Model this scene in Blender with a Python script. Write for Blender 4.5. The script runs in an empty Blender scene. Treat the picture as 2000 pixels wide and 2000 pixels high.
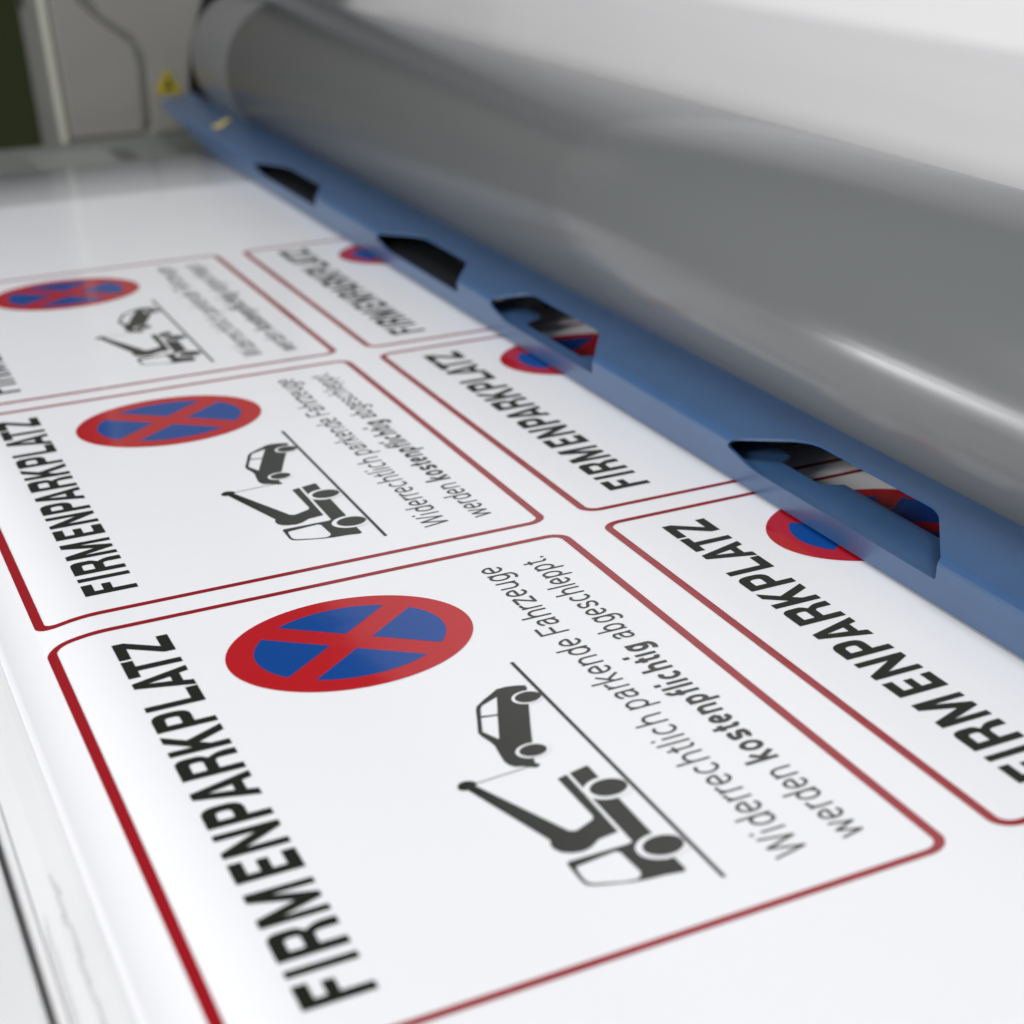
import bpy, bmesh, math, random
from mathutils import Vector, Matrix
random.seed(4)
S = 0.4                       # metres per sign length
scene = bpy.context.scene
COL = scene.collection

# ---------------------------------------------------------------- camera
CP = (-0.8163670046, -1.3628750745, 0.9154131692)
RR = [(0.8455616983, -0.5336583507, -0.0153029076),
      (-0.1958871559, -0.2834563232, -0.9387655378),
      (0.4966423627, 0.7967818256, -0.3442166266)]
cd = bpy.data.cameras.new('camera')
cam = bpy.data.objects.new('camera', cd)
COL.objects.link(cam)
r, u, b = RR[0], [-c for c in RR[1]], [-c for c in RR[2]]
cam.matrix_world = Matrix(((r[0], u[0], b[0], CP[0]*S), (r[1], u[1], b[1], CP[1]*S),
                           (r[2], u[2], b[2], CP[2]*S), (0, 0, 0, 1)))
cd.sensor_width = 36
cd.lens = 3761.99/2000*36
cd.shift_x = -0.45
cd.clip_start = 0.01
cd.clip_end = 100
cd.dof.use_dof = True
cd.dof.focus_distance = 2.42*S
cd.dof.aperture_fstop = (cd.lens/1000)/(0.0235*S)
cd.dof.aperture_blades = 9
scene.camera = cam

# ---------------------------------------------------------------- world, lamps, exposure
w = bpy.data.worlds.new('World')
scene.world = w
w.use_nodes = True
wb = w.node_tree.nodes['Background']
wb.inputs[0].default_value = (0.82, 0.90, 1.0, 1)
wn = w.node_tree                # the hall is dim at its far end and brighter behind the camera
tc, sx, mr = wn.nodes.new('ShaderNodeTexCoord'), wn.nodes.new('ShaderNodeSeparateXYZ'), wn.nodes.new('ShaderNodeMapRange')
wn.links.new(tc.outputs['Generated'], sx.inputs[0])
wn.links.new(sx.outputs['Y'], mr.inputs['Value'])
mr.inputs['From Min'].default_value, mr.inputs['From Max'].default_value = -0.6, 0.75
mr.inputs['To Min'].default_value, mr.inputs['To Max'].default_value = 0.40, 0.085
wn.links.new(mr.outputs[0], wb.inputs[1])
scene.view_settings.view_transform = 'Standard'
scene.view_settings.look = 'None'
scene.view_settings.exposure = 0
scene.view_settings.gamma = 1

def area(name, loc, target, sx, sy, power, color=(1, 1, 1)):
    l = bpy.data.lights.new(name, 'AREA')
    l.shape = 'RECTANGLE'
    l.size, l.size_y, l.energy, l.color = sx*S, sy*S, power, color
    o = bpy.data.objects.new(name, l)
    o.location = Vector(loc)*S
    o.rotation_euler = (Vector(target)-Vector(loc)).to_track_quat('-Z', 'Y').to_euler()
    COL.objects.link(o)
    return o
area('unseen_lamp', (0.6, -3.0, 7.5), (0.0, 1.9, 0), 3.0, 3.0, 59, (1.0, 0.99, 0.985))  # overhead lamp of the hall, out of view
area('unseen_lamp', (-7.0, 0.4, 3.5), (0.9, 6.0, 0.4), 3.4, 2.4, 78, (1.0, 0.985, 0.975))  # added low fill from the left that brightens the white cover
area('side_lamp', (-2.8, 1.7, -0.15), (0.4, 0.6, 0.25), 3.0, 0.12, 6.0)

# ---------------------------------------------------------------- helpers
def P(x, y, z):
    return (x*S, y*S, z*S)

def mat(name, color, rough=0.5, spec=0.5, metal=0.0, build=None, coat=0.0):
    m = bpy.data.materials.new(name)
    m.use_nodes = True
    nt = m.node_tree
    bs = nt.nodes['Principled BSDF']
    bs.inputs['Base Color'].default_value = (*color, 1)
    bs.inputs['Roughness'].default_value = rough
    bs.inputs['Specular IOR Level'].default_value = spec
    bs.inputs['Metallic'].default_value = metal
    bs.inputs['Coat Weight'].default_value = coat
    if build:
        build(nt, bs)
    return m

def noise(nt, scale, detail=2.0, vec_scale=(1, 1, 1), rough=0.5):
    g = nt.nodes.new('ShaderNodeNewGeometry')
    mp = nt.nodes.new('ShaderNodeMapping')
    mp.inputs['Scale'].default_value = vec_scale
    nt.links.new(g.outputs['Position'], mp.inputs['Vector'])
    n = nt.nodes.new('ShaderNodeTexNoise')
    n.inputs['Scale'].default_value = scale
    n.inputs['Detail'].default_value = detail
    n.inputs['Roughness'].default_value = rough
    nt.links.new(mp.outputs[0], n.inputs['Vector'])
    return n

def bump(scale, strength, dist=0.001, vec_scale=(1, 1, 1), detail=2.0):
    def f(nt, bs):
        n = noise(nt, scale, detail, vec_scale)
        bp = nt.nodes.new('ShaderNodeBump')
        bp.inputs['Strength'].default_value = strength
        bp.inputs['Distance'].default_value = dist
        nt.links.new(n.outputs['Fac'], bp.inputs['Height'])
        nt.links.new(bp.outputs[0], bs.inputs['Normal'])
    return f

def tint(c1, c2, scale, vec_scale=(1, 1, 1), also=None, lo=0.3, hi=0.7):
    def f(nt, bs):
        n = noise(nt, scale, 3.0, vec_scale)
        r_ = nt.nodes.new('ShaderNodeValToRGB')
        r_.color_ramp.elements[0].position = lo
        r_.color_ramp.elements[1].position = hi
        r_.color_ramp.elements[0].color = (*c1, 1)
        r_.color_ramp.elements[1].color = (*c2, 1)
        nt.links.new(n.outputs['Fac'], r_.inputs[0])
        nt.links.new(r_.outputs[0], bs.inputs['Base Color'])
        if also:
            also(nt, bs)
    return f

ripple = bump(16, 0.22, 0.0012, (1, 1, 1), 3.0)
VINYL = mat('white_vinyl', (0.81, 0.81, 0.825), 0.13, 0.12, build=ripple)
BORDER = mat('border_ink', (0.29, 0.005, 0.010), 0.09, 0.5, build=ripple)
RED = mat('red_ink', (0.46, 0.006, 0.010), 0.09, 0.5, build=ripple)
BLUE = mat('blue_ink', (0.0, 0.055, 0.27), 0.09, 0.5, build=ripple)
BLACK = mat('black_ink', (0.013, 0.015, 0.009), 0.09, 0.5, build=ripple)
BOARD = mat('white_board', (0.76, 0.76, 0.76), 0.4, 0.4, build=tint((0.74, 0.74, 0.74), (0.78, 0.78, 0.78), 9))
RAIL = mat('white_rail', (0.72, 0.72, 0.72), 0.35, 0.5, build=tint((0.70, 0.70, 0.70), (0.75, 0.75, 0.75), 6))
SEAM = mat('dark_seam', (0.10, 0.10, 0.12), 0.6)
SCUFF = mat('grey_scuff', (0.6, 0.6, 0.61), 0.7)
BARM = mat('blue_powder_coat', (0.043, 0.10, 0.215), 0.28, 0.75, build=tint((0.040, 0.095, 0.205), (0.046, 0.105, 0.225), 30, also=bump(900, 0.25, 0.0004)))
RUBBER = mat('grey_rubber', (0.128, 0.133, 0.134), 0.23, 0.65, build=tint((0.116, 0.121, 0.122), (0.128, 0.133, 0.134), 5, (1, 0.25, 1), also=bump(700, 0.22, 0.0003, (1, 0.5, 1))))
FILM = mat('grey_film', (0.128, 0.133, 0.135), 0.23, 0.65, build=bump(30, 0.35, 0.002, (1.0, 0.02, 1.0), 3.0))
for m_ in (RUBBER, FILM):
    m_.node_tree.nodes['Principled BSDF'].inputs['IOR'].default_value = 1.5
COVER = mat('white_gloss_cover', (0.88, 0.87, 0.872), 0.09, 0.5, build=bump(15, 0.6, 0.003, (1, 0.06, 1), 4.0))
CREAM = mat('cream_housing', (0.19, 0.185, 0.168), 0.5, 0.4, build=tint((0.18, 0.175, 0.158), (0.20, 0.195, 0.178), 7))
STRIP = mat('pale_trim', (0.23, 0.24, 0.22), 0.45, 0.4, build=tint((0.22, 0.23, 0.21), (0.24, 0.25, 0.23), 9))
EDGE = mat('edge_highlight', (0.38, 0.38, 0.32), 0.4, 0.5)  # highlight along the housing's front edge, put in as a lighter colour
GREY = mat('grey_bed', (0.17, 0.18, 0.165), 0.5, 0.4, build=tint((0.16, 0.17, 0.155), (0.18, 0.19, 0.175), 10))
DARK = mat('black_metal_and_gaps', (0.006, 0.007, 0.008), 0.5)  # black parts, also the painted shade in slots and gap
SLATE = mat('dark_groove', (0.10, 0.10, 0.09), 0.6)
YELLOW = mat('yellow_sticker', (0.30, 0.245, 0.005), 0.4)
PALEY = mat('pale_yellow_sticker', (0.62, 0.52, 0.16), 0.5)
GREENW = mat('dark_green_wall', (0.03, 0.036, 0.010), 0.8, 0.2, build=tint((0.022, 0.028, 0.007), (0.042, 0.05, 0.018), 3.0, (1, 1, 0.3)))
FLOOR = mat('grey_floor', (0.36, 0.36, 0.35), 0.6, 0.4, build=tint((0.34, 0.34, 0.33), (0.38, 0.38, 0.37), 2))

def link(o, parent=None, label=None, cat=None, kind=None, group=None):
    COL.objects.link(o)
    if parent is not None:
        o.parent = parent
    if label: o['label'] = label
    if cat: o['category'] = cat
    if kind: o['kind'] = kind
    if group: o['group'] = group
    return o

def mesh_obj(name, verts, faces, mats, parent=None, smooth=False, fmat=None, scaled=True, **kw):
    me = bpy.data.meshes.new(name)
    me.from_pydata([P(*v) for v in verts] if scaled else verts, [], faces)
    for m in (mats if isinstance(mats, (list, tuple)) else [mats]):
        me.materials.append(m)
    if fmat:
        for p, i in zip(me.polygons, fmat):
            p.material_index = i
    if smooth:
        for p in me.polygons:
            p.use_smooth = True
    me.validate()
    return link(bpy.data.objects.new(name, me), parent, **kw)

def empty(name, loc, **kw):
    o = bpy.data.objects.new(name, None)
    o.empty_display_size = 0.02
    link(o, **kw)
    return o                      # kept at the origin so that parts stay in world coordinates

def box_v(x0, x1, y0, y1, z0, z1):
    v = [(x, y, z) for x in (x0, x1) for y in (y0, y1) for z in (z0, z1)]
    f = [(0, 1, 3, 2), (4, 6, 7, 5), (0, 4, 5, 1), (2, 3, 7, 6), (0, 2, 6, 4), (1, 5, 7, 3)]
    return v, f

def box(name, b, m, parent=None, bevel=0.0, **kw):
    v, f = box_v(*b)
    o = mesh_obj(name, v, f, m, parent, **kw)
    if bevel:
        md = o.modifiers.new('bevel', 'BEVEL')
        md.width = bevel*S
        md.segments = 3
    return o

def fill2d(loops):
    """fills closed 2-D loops (holes by even-odd) -> verts, faces"""
    c = bpy.data.curves.new('t', 'CURVE')
    c.dimensions = '2D'
    c.fill_mode = 'FRONT' if False else 'BOTH'
    for lp in loops:
        sp = c.splines.new('POLY')
        sp.points.add(len(lp)-1)
        for p, q in zip(sp.points, lp):
            p.co = (q[0], q[1], 0, 1)
        sp.use_cyclic_u = True
    o = bpy.data.objects.new('t', c)
    COL.objects.link(o)
    me = bpy.data.meshes.new_from_object(o)
    v = [(p.co.x, p.co.y) for p in me.vertices]
    f = [tuple(p.vertices) for p in me.polygons]
    bpy.data.objects.remove(o)
    bpy.data.curves.remove(c)
    bpy.data.meshes.remove(me)
    return v, f

def rnd(pts, n=6):
    """polygon with per-corner radius (x, y[, r]) -> rounded loop"""
    out = []
    k = len(pts)
    for i, p in enumerate(pts):
        rr = p[2] if len(p) > 2 else 0
        a = Vector(p[:2])
        if rr <= 0:
            out.append((a.x, a.y))
            continue
        p0, p1 = Vector(pts[i-1][:2]), Vector(pts[(i+1) % k][:2])
        d0, d1 = (p0-a), (p1-a)
        l = min(rr, d0.length*0.499 if len(pts[i-1]) > 2 and pts[i-1][2] > 0 else d0.length,
                d1.length*0.499 if len(pts[(i+1) % k]) > 2 and pts[(i+1) % k][2] > 0 else d1.length)
        s, e = a+d0.normalized()*l, a+d1.normalized()*l
        for j in range(n+1):
            t = j/n
            q = s*(1-t)**2*(1-0.0)+a*2*t*(1-t)+e*t*t
            out.append((q.x, q.y))
    return out

def circ(cx, cy, rad, n=64):
    return [(cx+rad*math.cos(2*math.pi*i/n), cy+rad*math.sin(2*math.pi*i/n)) for i in range(n)]

# ---------------------------------------------------------------- room around the machine
v, f = box_v(-0.9, 1.7, 12.2, 12.4, -2.2, 1.6)
mesh_obj('wall', v, f, GREENW, kind='structure')
box('floor', (-90, 30, -60, 160, -2.3, -2.2), FLOOR, kind='structure')

# ---------------------------------------------------------------- cutting table
def far_y(x):
    return 4.57+0.05*(x+0.2855)

def sheet_z(x):
    d = -0.572-x
    if d <= 0:
        return 0.0
    if d < 0.075:
        return -2.3*d*d
    e = d-0.075                     # the free edge curls up again
    return -0.01294-0.345*e+6.6*e*e

table = empty('cutting_table', (0, 0, 0), label='white flatbed table with rounded edge and grey end bed under the printed sheet', cat='table')
prof = [(2.4, -0.004), (-0.50, -0.004), (-0.56, -0.0055), (-0.60, -0.0085), (-0.64, -0.0165), (-0.665, -0.0212), (-0.69, -0.0200), (-0.70, -0.0202), (-0.72, -0.0222), (-0.738, -0.026)]
vs, fs = [], []
for x, z in prof:
    vs += [(x, -2.5, z), (x, far_y(x)-0.012, z)]
n0 = len(prof)
for i in range(n0-1):
    fs.append((2*i, 2*i+1, 2*i+3, 2*i+2))
vs += [(2.4, -2.5, -0.05), (2.4, far_y(2.4)-0.012, -0.05), (-0.738, -2.5, -0.05), (-0.738, far_y(-0.738)-0.012, -0.05)]
fs.append(tuple([2*i+1 for i in range(n0-1, -1, -1)]+[2*n0+1]))
mesh_obj('table_top', vs, fs, BOARD, table, smooth=False)
lip = [(-0.7392, -0.0265), (-0.742, -0.029), (-0.745, -0.036), (-0.7475, -0.05), (-0.7495, -0.08), (-0.7505, -0.14), (-0.751, -0.30)]
vs, fs = [], []
for x, z in lip:
    vs += [(x, -2.5, z), (x, 4.3, z)]
for i in range(len(lip)-1):
    fs.append((2*i, 2*i+1, 2*i+3, 2*i+2))
mesh_obj('edge_strip', vs, fs, RAIL, table, smooth=True)
box('edge_seam', (-0.7392, -0.7378, -2.5, 4.2, -0.045, -0.0262), SEAM, table)
box('side_rail', (-1.05, -0.7525, -2.5, 4.3, -0.6, -0.036), RAIL, table, bevel=0.005)
box('end_bed', (-1.05, 2.4, 4.30, 5.425, -0.16, -0.055), GREY, table, bevel=0.008)
box('bed_groove', (0.115, 0.165, 4.60, 5.2, -0.056, -0.0535), SLATE, table)
box('bed_plate', (-0.12, 0.10, 4.55, 5.2, -0.056, -0.046), STRIP, table, bevel=0.004)
# scuffs on the table edge
vs, fs = [], []
def scratch(pts, wd):
    for i in range(len(pts)-1):
        (x0, y0), (x1, y1) = pts[i], pts[i+1]
        d = Vector((y0-y1, x1-x0)).normalized()*wd/2
        k = len(vs)
        def zz(x):
            for (xa, za), (xb, zb) in zip(prof, prof[1:]):
                if xb <= x <= xa:
                    return za+(zb-za)*(x-xa)/(xb-xa)+0.0006
            return -0.025
        for x, y in ((x0-d.x, y0-d.y), (x0+d.x, y0+d.y), (x1+d.x, y1+d.y), (x1-d.x, y1-d.y)):
            vs.append((x, y, zz(x)))
        fs.append((k, k+1, k+2, k+3))
yy = 0.46
x = -0.716
while yy > 0.12:
    ln = random.uniform(0.02, 0.05)
    scratch([(x+random.uniform(-.002, .002), yy), (x+random.uniform(-.002, .002), yy-ln)], random.uniform(0.0015, 0.004))
    yy -= ln*0.9
for i in range(9):
    y0 = 0.335-0.022*i
    scratch([(-0.731-random.uniform(0, .002), y0+0.055), (-0.7365, y0)], 0.0007)
mesh_obj('scuff_marks', vs, fs, SCUFF, table)

# ---------------------------------------------------------------- printed sheet
sheet = empty('printed_sheet', (0, 0, 0), label='glossy white vinyl sheet printed with rows of red bordered parking signs, lying on the table', cat='sheet')
xs = [-0.692+i*0.008 for i in range(18)]+[-0.54, -0.3, 0.0, 0.3, 0.6, 0.9]
ys = [-2.4, -1, 0, 0.5, 1, 1.5, 2, 2.5, 3, 3.5, 4, None]
vs, fs = [], []
for i, x in enumerate(xs):
    for y in ys:
        vs.append((x, far_y(x) if y is None else y, sheet_z(x)))
ny = len(ys)
for i in range(len(xs)-1):
    for j in range(ny-1):
        k = i*ny+j
        fs.append((k, k+ny, k+ny+1, k+1))
vin = mesh_obj('vinyl', vs, fs, VINYL, sheet, smooth=True)
sd = vin.modifiers.new('thickness', 'SOLIDIFY')
sd.thickness = 0.0022*S
sd.offset = -1

SW, SH, GY, PX = 1.0, 0.6395, 1.0623, 0.7013

def ring_strip(droop):
    """rounded red border as a quad strip; sign runs x -SH..0, y 0..1"""
    hw, rad = 0.0055, 0.022
    def path(off):
        x0, x1, y0, y1 = -SH-off, off, -off, 1+off
        rr = rad+off
        pts = []
        def seg(a, b, n):
            for i in range(n):
                t = i/n
                pts.append((a[0]+(b[0]-a[0])*t, a[1]+(b[1]-a[1])*t))
        def arc(cx, cy, a0):
            for i in range(8):
                a = math.radians(a0+90*i/8)
                pts.append((cx+rr*math.cos(a), cy+rr*math.sin(a)))
        seg((x0+rr, y0), (x1-rr, y0), 50); arc(x1-rr, y0+rr, -90)
        seg((x1, y0+rr), (x1, y1-rr), 12); arc(x1-rr, y1-rr, 0)
        seg((x1-rr, y1), (x0+rr, y1), 50); arc(x0+rr, y1-rr, 90)
        seg((x0, y1-rr), (x0, y0+rr), 12); arc(x0+rr, y0+rr, 180)
        return pts
    a, b_ = path(-hw), path(hw)
    n = len(a)
    vs = [(x, y, (sheet_z(x) if droop else 0)+0.0005) for x, y in a+b_]
    fs = [(i, (i+1) % n, n+(i+1) % n, n+i) for i in range(n)]
    return vs, [tuple(reversed(q)) for q in fs]

# ---- title lettering: condensed bold capitals, u along the line, v upwards
H, T, B = 0.0622, 0.0142, 0.0130
def bowl(w, lo, leg=False):
    outer = [(0, 0), (T, 0), (T, lo), (w, lo, .0165), (w, H, .018), (0, H)]
    hole = [(T, lo+B*.95), (w-T, lo+B*.95, .006), (w-T, H-B, .0065), (T, H-B)]
    return [rnd(outer), rnd(hole)]
GL = {
 'F': lambda w: [[(0, 0), (T, 0), (T, .0275), (w-.004, .0275), (w-.004, .0385), (T, .0385), (T, H-B), (w, H-B), (w, H), (0, H)]],
 'I': lambda w: [[(0, 0), (w, 0), (w, H), (0, H)]],
 'R': lambda w: [rnd([(0, 0), (T, 0), (T, .0232), (w-T-.001, .0232, .007), (w-T-.001, 0), (w, 0), (w, .0180, .008), (w-.0095, .0288), (w-.001, .0350, .005), (w-.001, H, .018), (0, H)]),
                 rnd([(T, .0352), (w-T-.001, .0352, .005), (w-T-.001, H-B, .006), (T, H-B)])],
 'M': lambda w: [[(0, 0), (.0118, 0), (.0118, .040), (w/2-.0055, 0.001), (w/2+.0055, 0.001), (w-.0118, .040), (w-.0118, 0), (w, 0), (w, H), (w-.0165, H), (w/2, .0235), (.0165, H), (0, H)]],
 'E': lambda w: [[(0, 0), (w, 0), (w, B), (T, B), (T, .0262), (w-.004, .0262), (w-.004, .0372), (T, .0372), (T, H-B), (w, H-B), (w, H), (0, H)]],
 'N': lambda w: [[(0, 0), (.0128, 0), (.0128, .0385), (w-.0128, 0), (w, 0), (w, H), (w-.0128, H), (w-.0128, .0240), (.0128, H), (0, H)]],
 'P': lambda w: bowl(w, .0215),
 'A': lambda w: [[(0, 0), (.0152, 0), (.0186, .0105), (w-.0186, .0105), (w-.0152, 0), (w, 0), (w/2+.0077, H), (w/2-.0077, H)],
                 [(w/2, .0465), (w/2-.0069, .0212), (w/2+.0069, .0212)]],
 'K': lambda w: [[(0, 0), (T, 0), (T, .0187), (.0232, .0285), (.0405, 0), (w, 0), (.0338, .0390), (w-.0012, H), (.0376, H), (T, .0368), (T, H), (0, H)]],
 'L': lambda w: [[(0, 0), (w, 0), (w, B), (T, B), (T, H), (0, H)]],
 'T': lambda w: [[(w/2-T/2, 0), (w/2+T/2, 0), (w/2+T/2, H-B), (w, H-B), (w, H), (0, H), (0, H-B), (w/2-T/2, H-B)]],
 'Z': lambda w: [[(0, 0), (w, 0), (w, B), (.0195, B), (w, H-.0128), (w, H), (0, H), (0, H-B), (w-.0195, H-B), (0, .0128)]],
}
TITLE = [('F', .0645, .1057), ('I', .1196, .1322), ('R', .1475, .1990), ('M', .2115, .2780), ('E', .3003, .3420), ('N', .3547, .4065),
         ('P', .4206, .4675), ('A', .4690, .5290), ('R', .5374, .5909), ('K', .6012, .6585), ('P', .6678, .7172), ('L', .7290, .7750),
         ('A', .7780, .8392), ('T', .8331, .8862), ('Z', .8921, .9452)]
tv, tf = [], []
for ch, u0, u1 in TITLE:
    v2, f2 = fill2d(GL[ch](u1-u0))
    k = len(tv)
    tv += [(-0.5160-q[1], u0+q[0], 0.0005) for q in v2]
    tf += [tuple(i+k for i in q) for q in f2]

# ---- notice lettering: monoline strokes, units of cap height
def arc(cx, cy, rx, ry, a0, a1, n=14):
    return [(cx+rx*math.cos(math.radians(a0+(a1-a0)*i/n)), cy+ry*math.sin(math.radians(a0+(a1-a0)*i/n))) for i in range(n+1)]
def spline(pts, n=5):
    q = [pts[0]]+pts+[pts[-1]]
    out = []
    for i in range(1, len(q)-2):
        for j in range(n):
            t = j/n
            out.append(tuple(0.5*(2*q[i][c]+(q[i+1][c]-q[i-1][c])*t+(2*q[i-1][c]-5*q[i][c]+4*q[i+1][c]-q[i+2][c])*t*t+(3*q[i][c]-q[i-1][c]-3*q[i+1][c]+q[i+2][c])*t**3) for c in (0, 1)))
    return out+[pts[-1]]
XH, AS, DS = 0.72, 1.04, -0.29
def glyph(c, h):
    t, m = XH-h, XH/2
    L = 0.085+h
    if c == 'o': return .80, [arc(.40, m, .32-h, m+.01-h, 0, 360, 28)]
    if c == 'c': return .735, [arc(.385, m, .31-h, m+.01-h, 48, 312, 22)]
    if c == 'e':
        rx, ry = .305-h, m+.01-h
        return .745, [[(.38-rx, m+.01), (.38+rx, m+.01)], arc(.38, m, rx, ry, 0, 310, 26)]
    if c in 'dgbpq':
        rx, ry = .29-h, m+.01-h
        if c in 'dgq':
            X = .70-h
            s = [arc(X-rx, m, rx, ry, 0, 360, 28)]
            if c == 'd': s.append([(X, 0), (X, AS)])
            elif c == 'q': s.append([(X, XH), (X, DS)])
            else: s.append([(X, XH), (X, -.03)]+arc(X-.27, -.03, .27, .25-h, -5, -140, 12))
            return .79, s
        X = L
        s = [arc(X+rx, m, rx, ry, 0, 360, 28)]
        s.append([(X, 0), (X, AS)] if c == 'b' else [(X, XH), (X, DS)])
        return .79, s
    if c in 'hn':
        X2 = .69-h
        w2 = (X2-L)/2
        return .775, [[(L, 0), (L, AS if c == 'h' else XH)], arc(L+w2, XH-.30, w2, .30-h, 180, 0, 14)+[(X2, 0)]]
    if c == 'u':
        X2 = .69-h
        w2 = (X2-L)/2
        return .775, [[(X2, 0), (X2, XH)], [(L, XH)]+arc(L+w2, .29, w2, .30-h, 180, 360, 14)]
    if c == 'r': return .475, [[(L, 0), (L, XH)], arc(L+.26, XH-.30, .26, .30-h, 180, 72, 9)]
    if c == 'l': return .34, [[(.17, 0), (.17, AS)]]
    if c == 'i': return .34, [[(.17, 0), (.17, XH)], [(.17, .93), (.17, .93+2.3*h)]]
    if c == '.': return .36, [[(.17, 0), (.17, 2.4*h)]]
    if c == 't': return .46, [[(.22, .91), (.22, .20)]+arc(.22+.17, .19, .17, .19-h, 180, 275, 7), [(.05, XH-h), (.41, XH-h)]]
    if c == 'f': return .47, [[(.20, 0), (.20, .82)]+arc(.20+.19, .83, .19, .20-h*.5, 180, 85, 8), [(.04, XH-h), (.42, XH-h)]]
    if c == 'k': return .71, [[(L, 0), (L, AS)], [(.62-h*.6, XH), (L, .27)], [(L+.17, .41), (.66-h*.4, 0)]]
    if c == 'z': return .70, [[(.09, XH-h), (.60, XH-h)], [(.60, XH-h), (.10, h)], [(.08, h), (.62, h)]]
    if c == 's': return .72, [spline([(.60-h, .53), (.52, t-.03), (.36, t), (.19, t-.04), (.12+h*.6, .53), (.22, .41), (.40, .35), (.56, .27), (.61-h*.6, .17), (.53, h+.03), (.36, h), (.19, h+.03), (.09+h*.6, .17)], 4)]
    if c == 'a':
        X = .60-h
        return .765, [spline([(.12+h, .53), (.17, t-.06), (.36, t), (.53, t-.06), (X, .50), (X, .2), (X+.02, 0)], 4),
                      spline([(X, .42), (.36, .42), (.17, .36), (.09+h*.8, .20), (.16, h+.04), (.31, h), (.48, h+.08), (X, .22)], 4)]
    if c == 'w': return 1.05, [[(.05+h, XH), (.27, h*.5)], [(.27, h*.5), (.525, XH-h*.4)], [(.525, XH-h*.4), (.78, h*.5)], [(.78, h*.5), (1.0-h, XH)]]
    if c == 'W': return 1.25, [[(.06+h, 1), (.33, h*.5)], [(.33, h*.5), (.625, 1-h*.4)], [(.625, 1-h*.4), (.92, h*.5)], [(.92, h*.5), (1.19-h, 1)]]
    if c == 'F': return .775, [[(.12+h, 0), (.12+h, 1)], [(.12, 1-h), (.73, 1-h)], [(.12, .48), (.66, .48)]]
    return .35, []
nv, nf = [], []
def write(text, u0, u1, base, cap, th):
    h = th/2/cap
    adv = sum(glyph(c, h)[0] for c in text)
    k = (u1-u0)/(adv*cap)
    u = u0
    lift = 0
    for c in text:
        a, strokes = glyph(c, h)
        for st in strokes:
            lift = (lift+1) % 4
            pts = [(u+px*cap*k, py*cap) for px, py in st]
            closed = len(pts) > 8 and math.dist(pts[0], pts[-1]) < 1e-6
            if closed: pts = pts[:-1]
            n = len(pts)
            L_, R_ = [], []
            for i in range(n):
                a0 = pts[i-1] if (i > 0 or closed) else None
                a1 = pts[(i+1) % n] if (i < n-1 or closed) else None
                d0 = (Vector(pts[i])-Vector(a0)).normalized() if a0 else None
                d1 = (Vector(a1)-Vector(pts[i])).normalized() if a1 else None
                d0, d1 = d0 or d1, d1 or d0
                d = (d0+d1).normalized()
                nn = Vector((-d.y, d.x))
                s = th/2/max(0.5, nn.dot(Vector((-d0.y, d0.x))))
                L_.append(Vector(pts[i])+nn*s)
                R_.append(Vector(pts[i])-nn*s)
            b0 = len(nv)
            for p in L_+R_:
                nv.append((base-p.y, p.x, 0.0005+lift*0.00004))
            for i in range(n if closed else n-1):
                j = (i+1) % n
                nf.append((b0+i, b0+n+i, b0+n+j, b0+j))
        u += a*cap*k
write('Widerrechtlich parkende Fahrzeuge', .0640, .9375, -0.1100, 0.0358, 0.0038)
write('werden', .0640, .2330, -0.0498, 0.0352, 0.0038)
write('kostenpflichtig', .2475, .6045, -0.0498, 0.0352, 0.0066)
write('abgeschleppt.', .6205, .9400, -0.0498, 0.0352, 0.0038)

# ---- no-stopping symbol
CX, CY = -0.337, 0.7988
dv, df, dm = [], [], []
def add(loops, z, mi, tv_, tf_, tm_):
    v2, f2 = fill2d(loops)
    k = len(tv_)
    tv_.extend((q[0], q[1], z) for q in v2)
    for q in f2:
        tf_.append(tuple(i+k for i in q))
        tm_.append(mi)
add([circ(CX, CY, 0.1402, 96)], 0.0005, 0, dv, df, dm)
bw = 0.0172                      # half width of the crossed bars
ri = 0.109
for q in range(4):
    a = math.radians(90*q)
    a_end = math.asin(bw/ri)
    pts = [(bw*math.sqrt(2), 0)]
    for i in range(25):
        t = -math.pi/4+a_end+(math.pi/2-2*a_end)*i/24
        pts.append((ri*math.cos(t), ri*math.sin(t)))
    pts = [(CX+x*math.cos(a)-y*math.sin(a), CY+x*math.sin(a)+y*math.cos(a)) for x, y in pts]
    add([pts], 0.00065, 1, dv, df, dm)

# ---- tow-truck pictogram
pv, pf, pm = [], [], []
CAR = [(-0.2084, 0.5644), (-0.2183, 0.5701), (-0.2284, 0.5729), (-0.2386, 0.5724), (-0.248, 0.5639), (-0.2607, 0.553), (-0.2712, 0.5423), (-0.275, 0.534), (-0.2812, 0.5124), (-0.2914, 0.4782), (-0.2911, 0.469), (-0.2877, 0.4512), (-0.2866, 0.4394), (-0.2890, 0.4178), (-0.2905, 0.3995), (-0.2894, 0.39), (-0.2856, 0.3819), (-0.277, 0.3774), (-0.2722, 0.3721), (-0.2678, 0.3679), (-0.2633, 0.3699), (-0.2619, 0.3748), (-0.265, 0.3777), (-0.2636, 0.3853), (-0.257, 0.4065), (-0.25, 0.428), (-0.2396, 0.4613), (-0.2222, 0.5149), (-0.2146, 0.5388), (-0.209, 0.5572)]
W1 = [(-0.2447, 0.5534), (-0.2589, 0.5104), (-0.2756, 0.5156), (-0.2702, 0.5331), (-0.2661, 0.5408)]
W2 = [(-0.2599, 0.5073), (-0.2778, 0.4512), (-0.2866, 0.4781), (-0.2769, 0.5118)]
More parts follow.
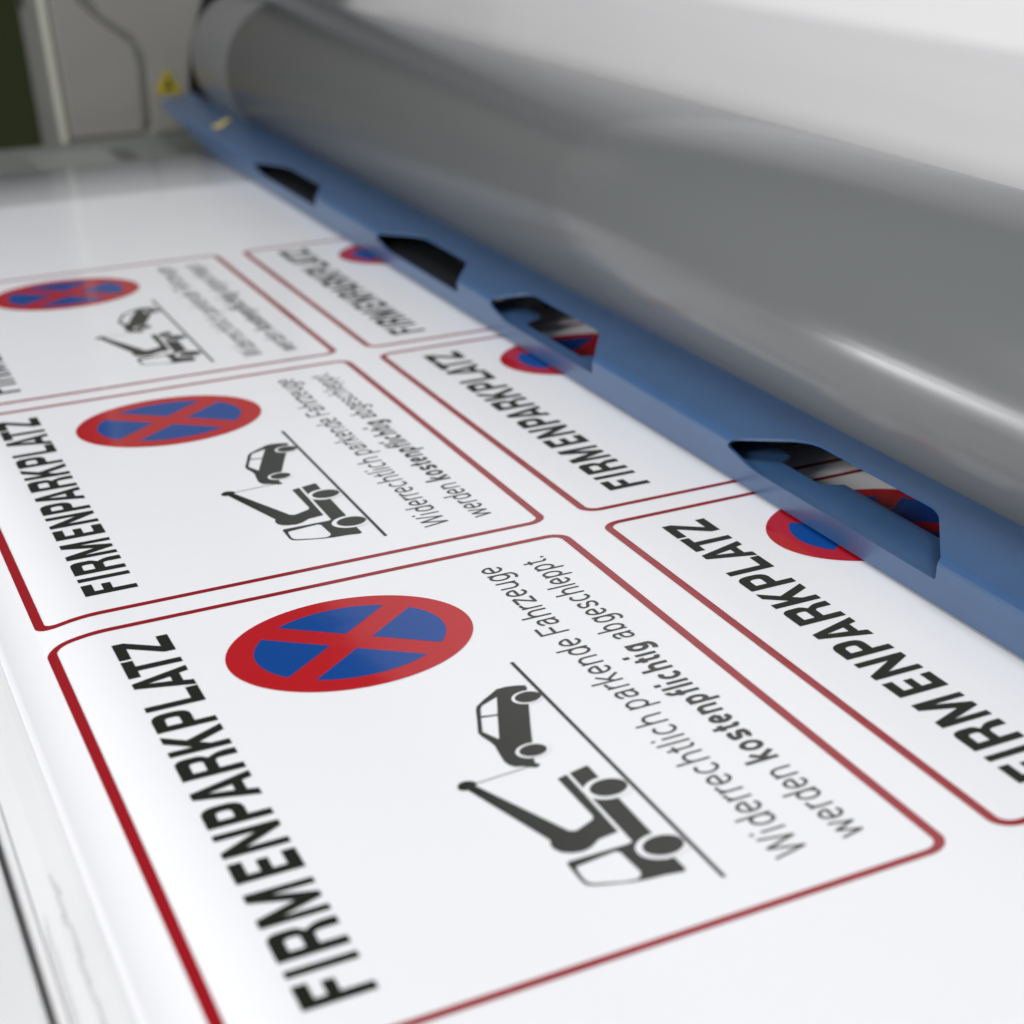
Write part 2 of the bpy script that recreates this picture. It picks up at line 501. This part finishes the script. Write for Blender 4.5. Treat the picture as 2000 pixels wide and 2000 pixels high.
CRANE = [(-0.2582, 0.3326), (-0.2476, 0.3361), (-0.2487, 0.1981), (-0.2695, 0.1946), (-0.2745, 0.1901), (-0.2816, 0.1842), (-0.2906, 0.1814), (-0.3004, 0.1844), (-0.3076, 0.1902), (-0.3114, 0.1988), (-0.3121, 0.2081), (-0.3091, 0.2186), (-0.342, 0.3599), (-0.333, 0.365), (-0.3304, 0.3581), (-0.2875, 0.226), (-0.2818, 0.2221), (-0.2779, 0.2239), (-0.2603, 0.2336), (-0.2573, 0.2403)]
CAB = [(-0.2436, 0.3375), (-0.2234, 0.3434), (-0.222, 0.3404), (-0.2225, 0.3122), (-0.2225, 0.2579), (-0.2228, 0.1788), (-0.2235, 0.1192), (-0.2231, 0.0982), (-0.2267, 0.0948), (-0.243, 0.099), (-0.2595, 0.1007), (-0.2736, 0.1041), (-0.2921, 0.1118), (-0.305, 0.1177), (-0.3106, 0.1228), (-0.312, 0.1317), (-0.3116, 0.1676), (-0.3094, 0.1713), (-0.2495, 0.1709), (-0.2445, 0.1733), (-0.2442, 0.268)]
CABWIN = [(-0.3058, 0.1586), (-0.2657, 0.1647), (-0.2619, 0.1604), (-0.2615, 0.1479), (-0.26, 0.1178), (-0.2622, 0.1108), (-0.268, 0.1063), (-0.2806, 0.1097), (-0.3036, 0.1211), (-0.3078, 0.1262), (-0.3088, 0.1352), (-0.3076, 0.1547)]
add([CAR, W1, W2], 0.0005, 0, pv, pf, pm)
add([CRANE], 0.0005, 0, pv, pf, pm)
add([CAB, CABWIN], 0.0005, 0, pv, pf, pm)
for cx, cy, rr, gap in ((-0.2165, 0.5332, 0.0142, .0034), (-0.2568, 0.4068, 0.0142, .0036), (-0.2224, 0.2865, 0.0187, .0062), (-0.2232, 0.1500, 0.0195, .0064)):
    half = [(x, y) for x, y in circ(cx, cy, rr+gap, 64) if x < -0.2040]   # pale ring between wheel and body
    add([half], 0.00058, 1, pv, pf, pm)
    add([circ(cx, cy, rr, 48)], 0.00066, 0, pv, pf, pm)
add([[(-0.2020, 0.6325), (-0.1978, 0.6325), (-0.1978, 0.0656), (-0.2020, 0.0656)]], 0.00062, 0, pv, pf, pm)
add([[(-0.3300, 0.3698), (-0.2712, 0.3746), (-0.2710, 0.3732), (-0.3300, 0.3684)]], 0.00054, 0, pv, pf, pm)
tip = [(-0.3495, 0.3700), (-0.3455, 0.3785), (-0.3390, 0.3805), (-0.3335, 0.3775), (-0.3302, 0.3732), (-0.3302, 0.366), (-0.3351, 0.3612), (-0.3446, 0.3596), (-0.3490, 0.3640)]
add([rnd([p+(0.004,) for p in tip], 3)], 0.00056, 0, pv, pf, pm)

def raw_mesh(name, vs, fs, mats, fmat=None):
    me = bpy.data.meshes.new(name)
    me.from_pydata([P(*v) for v in vs], [], fs)
    for m in mats: me.materials.append(m)
    if fmat:
        for p, i in zip(me.polygons, fmat): p.material_index = i
    bm = bmesh.new()
    bm.from_mesh(me)
    for fc in bm.faces:
        fc.normal_update()
        if fc.normal.z < 0: fc.normal_flip()
    bm.to_mesh(me)
    bm.free()
    return me
me_bend = raw_mesh('border', *ring_strip(True), [BORDER])
me_flat = raw_mesh('border', *ring_strip(False), [BORDER])
me_title = raw_mesh('title_lettering', tv, tf, [BLACK])
me_sym = raw_mesh('no_stopping_symbol', dv, df, [RED, BLUE], dm)
me_tow = raw_mesh('tow_truck_pictogram', pv, pf, [BLACK, VINYL], pm)
me_note = raw_mesh('notice_lettering', nv, nf, [BLACK])
def sign(col, row):
    o = link(bpy.data.objects.new('parking_sign', me_flat if col else me_bend), sheet)
    o.location = P(col*PX, row*GY, 0)
    for nm, me in (('title_lettering', me_title), ('no_stopping_symbol', me_sym), ('tow_truck_pictogram', me_tow), ('notice_lettering', me_note)):
        link(bpy.data.objects.new(nm, me), o)
    return o
for col in (0, 1):
    for row in (0, 1, 2):
        sign(col, row)

# ---------------------------------------------------------------- blue guard bar with cut-outs
bar = empty('guard_bar', (0, 0, 0), label='blue powder coated guard bar with slots, lying along the foot of the grey roller', cat='guard bar')
XB, ZB0, SF, SE = 0.287, 0.0035, 0.0640, 0.1770
ANG = math.radians(90-10.4)
RB = 0.013
def unfold(s):
    """distance s along the bent sheet -> x, z"""
    s0 = SF-RB*math.tan(ANG/2)
    la = RB*ANG
    if s <= s0:
        return XB, ZB0+s
    if s <= s0+la:
        a = (s-s0)/RB
        return XB+RB*(1-math.cos(a)), ZB0+s0+RB*math.sin(a)
    d = s-s0-la
    bx, bz = XB+RB*(1-math.cos(ANG)), ZB0+s0+RB*math.sin(ANG)
    return bx+d*math.sin(ANG), bz+d*math.cos(ANG)
def slot(ya, yb, yta, ytb, top, lip_s, s_end):
    return rnd([(ya, lip_s, .006), (ya-.008, SF, .004), (yta, top, .03), (ytb, top, .05), ((ytb+yb+.035)/2, (top+s_end)/2, .02), (yb+.035, s_end, .012), (yb-.04, lip_s, .03)], 6)
outline = rnd([(-1.6, 0), (4.50, 0, .2), (4.98, SF*.75, .25), (5.28, SF, .05), (5.30, SE), (-1.6, SE)], 6)
slots = [slot(.496, 1.045, .603, .95, .1330, .0325, .047), slot(1.60, 2.075, 1.706, 2.045, .122, .0325, .047),
         slot(2.30, 2.82, 2.38, 2.69, .114, .0325, .047), slot(3.36, 3.95, 3.44, 3.78, .100, .0325, .047),
         slot(-.60, -.06, -.50, -.15, .1330, .0325, .047)]
v2, f2 = fill2d([outline]+slots)
me = bpy.data.meshes.new('bar_plate')
me.from_pydata([(x, y, 0) for x, y in v2], [], f2)
bm = bmesh.new()
bm.from_mesh(me)
cuts = [SF-RB*math.tan(ANG/2)+RB*ANG*i/8 for i in range(9)]
for c in cuts:
    bmesh.ops.bisect_plane(bm, geom=bm.verts[:]+bm.edges[:]+bm.faces[:], plane_co=(0, c, 0), plane_no=(0, 1, 0), dist=1e-6)
for vv in bm.verts:
    X, Zz = unfold(vv.co.y)
    vv.co = Vector(P(X, vv.co.x, Zz))
bm.normal_update()
for fc in bm.faces:
    if fc.normal.z-fc.normal.x < 0: fc.normal_flip()
bm.to_mesh(me)
bm.free()
me.materials.append(BARM)
plate = link(bpy.data.objects.new('bar_plate', me), bar)
sd = plate.modifiers.new('thickness', 'SOLIDIFY')
sd.thickness = 0.0045*S
sd.offset = -1
bv = plate.modifiers.new('bevel', 'BEVEL')
bv.width = 0.0012*S
bv.segments = 2
bv.limit_method = 'ANGLE'
bv.angle_limit = math.radians(50)
flange = [(-1.6, .2935), (-1.6, .372), (.872, .372), (.89, .344), (1.01, .344), (1.028, .368), (1.70, .368), (1.72, .318), (2.0, .318), (2.03, .362), (2.20, .362), (2.20, .2935)]
vs = [(x-.004 if x > .3 else x, y, .0340) for y, x in flange]+[(x-.004 if x > .3 else x, y, .0295) for y, x in flange]
n = len(flange)
fs = [tuple(range(n)), tuple(range(2*n-1, n-1, -1))]+[(i, n+i, n+(i+1) % n, (i+1) % n) for i in range(n)]
mesh_obj('inner_flange', vs, fs, BARM, bar)
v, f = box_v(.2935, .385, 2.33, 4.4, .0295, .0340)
mesh_obj('slot_shade_plate', v, f, DARK, bar)  # dark plate added so the far slots look shaded inside
X0, Z0 = unfold(SF+.02)
def on_plate(x):
    return 0.068+(x-.287)*math.tan(math.radians(10.4))+0.0006
lab = [(.309, 4.545), (.317, 4.605), (.345, 4.622), (.352, 4.648), (.381, 4.646), (.366, 4.600), (.345, 4.572), (.331, 4.535)]
mesh_obj('warning_label', [(x, y, on_plate(x)+.0012) for x, y in lab], [tuple(range(len(lab)))], PALEY, bar, label='worn pale yellow label')

# ---------------------------------------------------------------- grey press roller
rol = empty('press_roller', (0, 0, 0), label='large grey rubber press roller resting on the printed sheet behind the blue bar', cat='roller')
XR, ZR, RAD = 0.5739, 0.2155, 0.2140
def lathe(name, prof, m, parent, n=128, smooth=True):
    vs, fs = [], []
    for y, rr in prof:
        for i in range(n):
            a = 2*math.pi*i/n
            vs.append((XR+rr*math.cos(a), y, ZR+rr*math.sin(a)))
    for k in range(len(prof)-1):
        for i in range(n):
            j = (i+1) % n
            fs.append((k*n+i, k*n+j, (k+1)*n+j, (k+1)*n+i))
    o = mesh_obj(name, vs, fs, m, parent, smooth=smooth)
    return o
lathe('roller_body', [(-1.8, 0.0), (-1.8, RAD), (4.98, RAD), (5.03, RAD-.006), (5.06, RAD-.022), (5.07, RAD-.05), (5.07, 0.0)], RUBBER, rol)
lathe('film_wrap', [(-1.78, RAD+.0002), (-1.78, RAD+.0012), (4.52, RAD+.0012), (4.52, RAD+.0002)], FILM, rol)
lathe('axle', [(5.07, 0.0), (5.07, .07), (5.50, .07), (5.50, 0)], DARK, rol)

# ---------------------------------------------------------------- white cover of the gantry behind the roller
cov = empty('gantry_cover', (0, 0, 0), label='tall glossy white machine cover standing behind the grey roller', cat='machine cover')
box('front_panel', (1.05, 1.09, -2.2, 9.0, 0.06, 2.62), COVER, cov, bevel=0.01)
box('side_panel', (1.091, 1.9, 8.96, 9.0, 0.06, 2.62), CREAM, cov)

# ---------------------------------------------------------------- end housing at the far left
hou = empty('end_housing', (0, 0, 0), label='cream grey end housing of the machine with a yellow warning triangle beside the blue bar', cat='machine housing')
YH = 5.42
box('housing_body', (0.02, 0.42, YH+.012, 6.01, -0.4, 1.15), CREAM, hou, bevel=0.012)
box('edge_highlight', (0.010, 0.032, YH-.002, YH+.03, -0.055, 1.148), EDGE, hou, bevel=0.006)
door = [(0.04, -.045), (0.262, -.045), (0.271, 0.054), (0.28, 0.168), (0.27, 0.233), (0.228, 0.276), (0.168, 0.332), (0.04, 0.50)]
def prism(name, poly, y0, y1, m, parent, bev=0.0):
    n = len(poly)
    vs = [(x, y0, z) for x, z in poly]+[(x, y1, z) for x, z in poly]
    fs = [tuple(range(n)), tuple(range(2*n-1, n-1, -1))]+[(i, n+i, n+(i+1) % n, (i+1) % n) for i in range(n)]
    o = mesh_obj(name, vs, fs, m, parent)
    if bev:
        md = o.modifiers.new('bevel', 'BEVEL')
        md.width = bev*S
        md.segments = 3
    return o
prism('service_door', door, YH, YH+.02, CREAM, hou, 0.01)
gp = rnd([(x, z, 0.05) for x, z in [(0.262, -.05), (0.271, 0.054), (0.282, 0.2), (0.262, 0.245), (0.168, 0.336), (0.06, 0.50)]][0:1]+[(0.271, 0.054), (0.282, 0.2, .05), (0.25, 0.262, .05), (0.168, 0.336), (0.06, 0.50)], 6)
vs, fs = [], []
for i, (x, z) in enumerate(gp):
    vs += [(x-.002, YH+.006, z), (x+.018, YH+.006, z+.006)]
    if i: fs.append((2*i-2, 2*i-1, 2*i+1, 2*i))
mesh_obj('door_groove', vs, fs, SLATE, hou)
front = [(0.285, -.052), (0.405, -.052), (0.425, 0.12), (0.445, 0.22), (0.50, 0.36), (0.60, 0.60), (0.60, 1.15), (0.30, 1.15), (0.12, 0.50), (0.185, 0.335), (0.27, 0.262), (0.298, 0.20)]
prism('side_cheek', front, YH+.004, YH+.25, CREAM, hou, 0.008)
prism('gap_shade_block', [(0.43, -.05), (0.68, -.05), (0.68, 1.1), (0.605, 1.1), (0.605, 0.60), (0.51, 0.36), (0.45, 0.20)], YH+.12, YH+.5, DARK, hou)  # black block standing in for the dark gap beside the roller end
tri = [(0.311, 0.077), (0.394, 0.075), (0.356, 0.158)]
prism('warning_triangle', tri, YH-.001, YH+.004, YELLOW, hou)
sym = [(0.344, 0.088), (0.366, 0.088), (0.368, 0.100), (0.360, 0.104), (0.362, 0.118), (0.356, 0.132), (0.349, 0.118), (0.351, 0.104), (0.342, 0.100)]
prism('warning_symbol', sym, YH-.0025, YH-.001, DARK, bpy.data.objects['warning_triangle'])
box('side_latch', (0.012, 0.0195, 5.86, 5.91, 0.335, 0.40), DARK, hou)
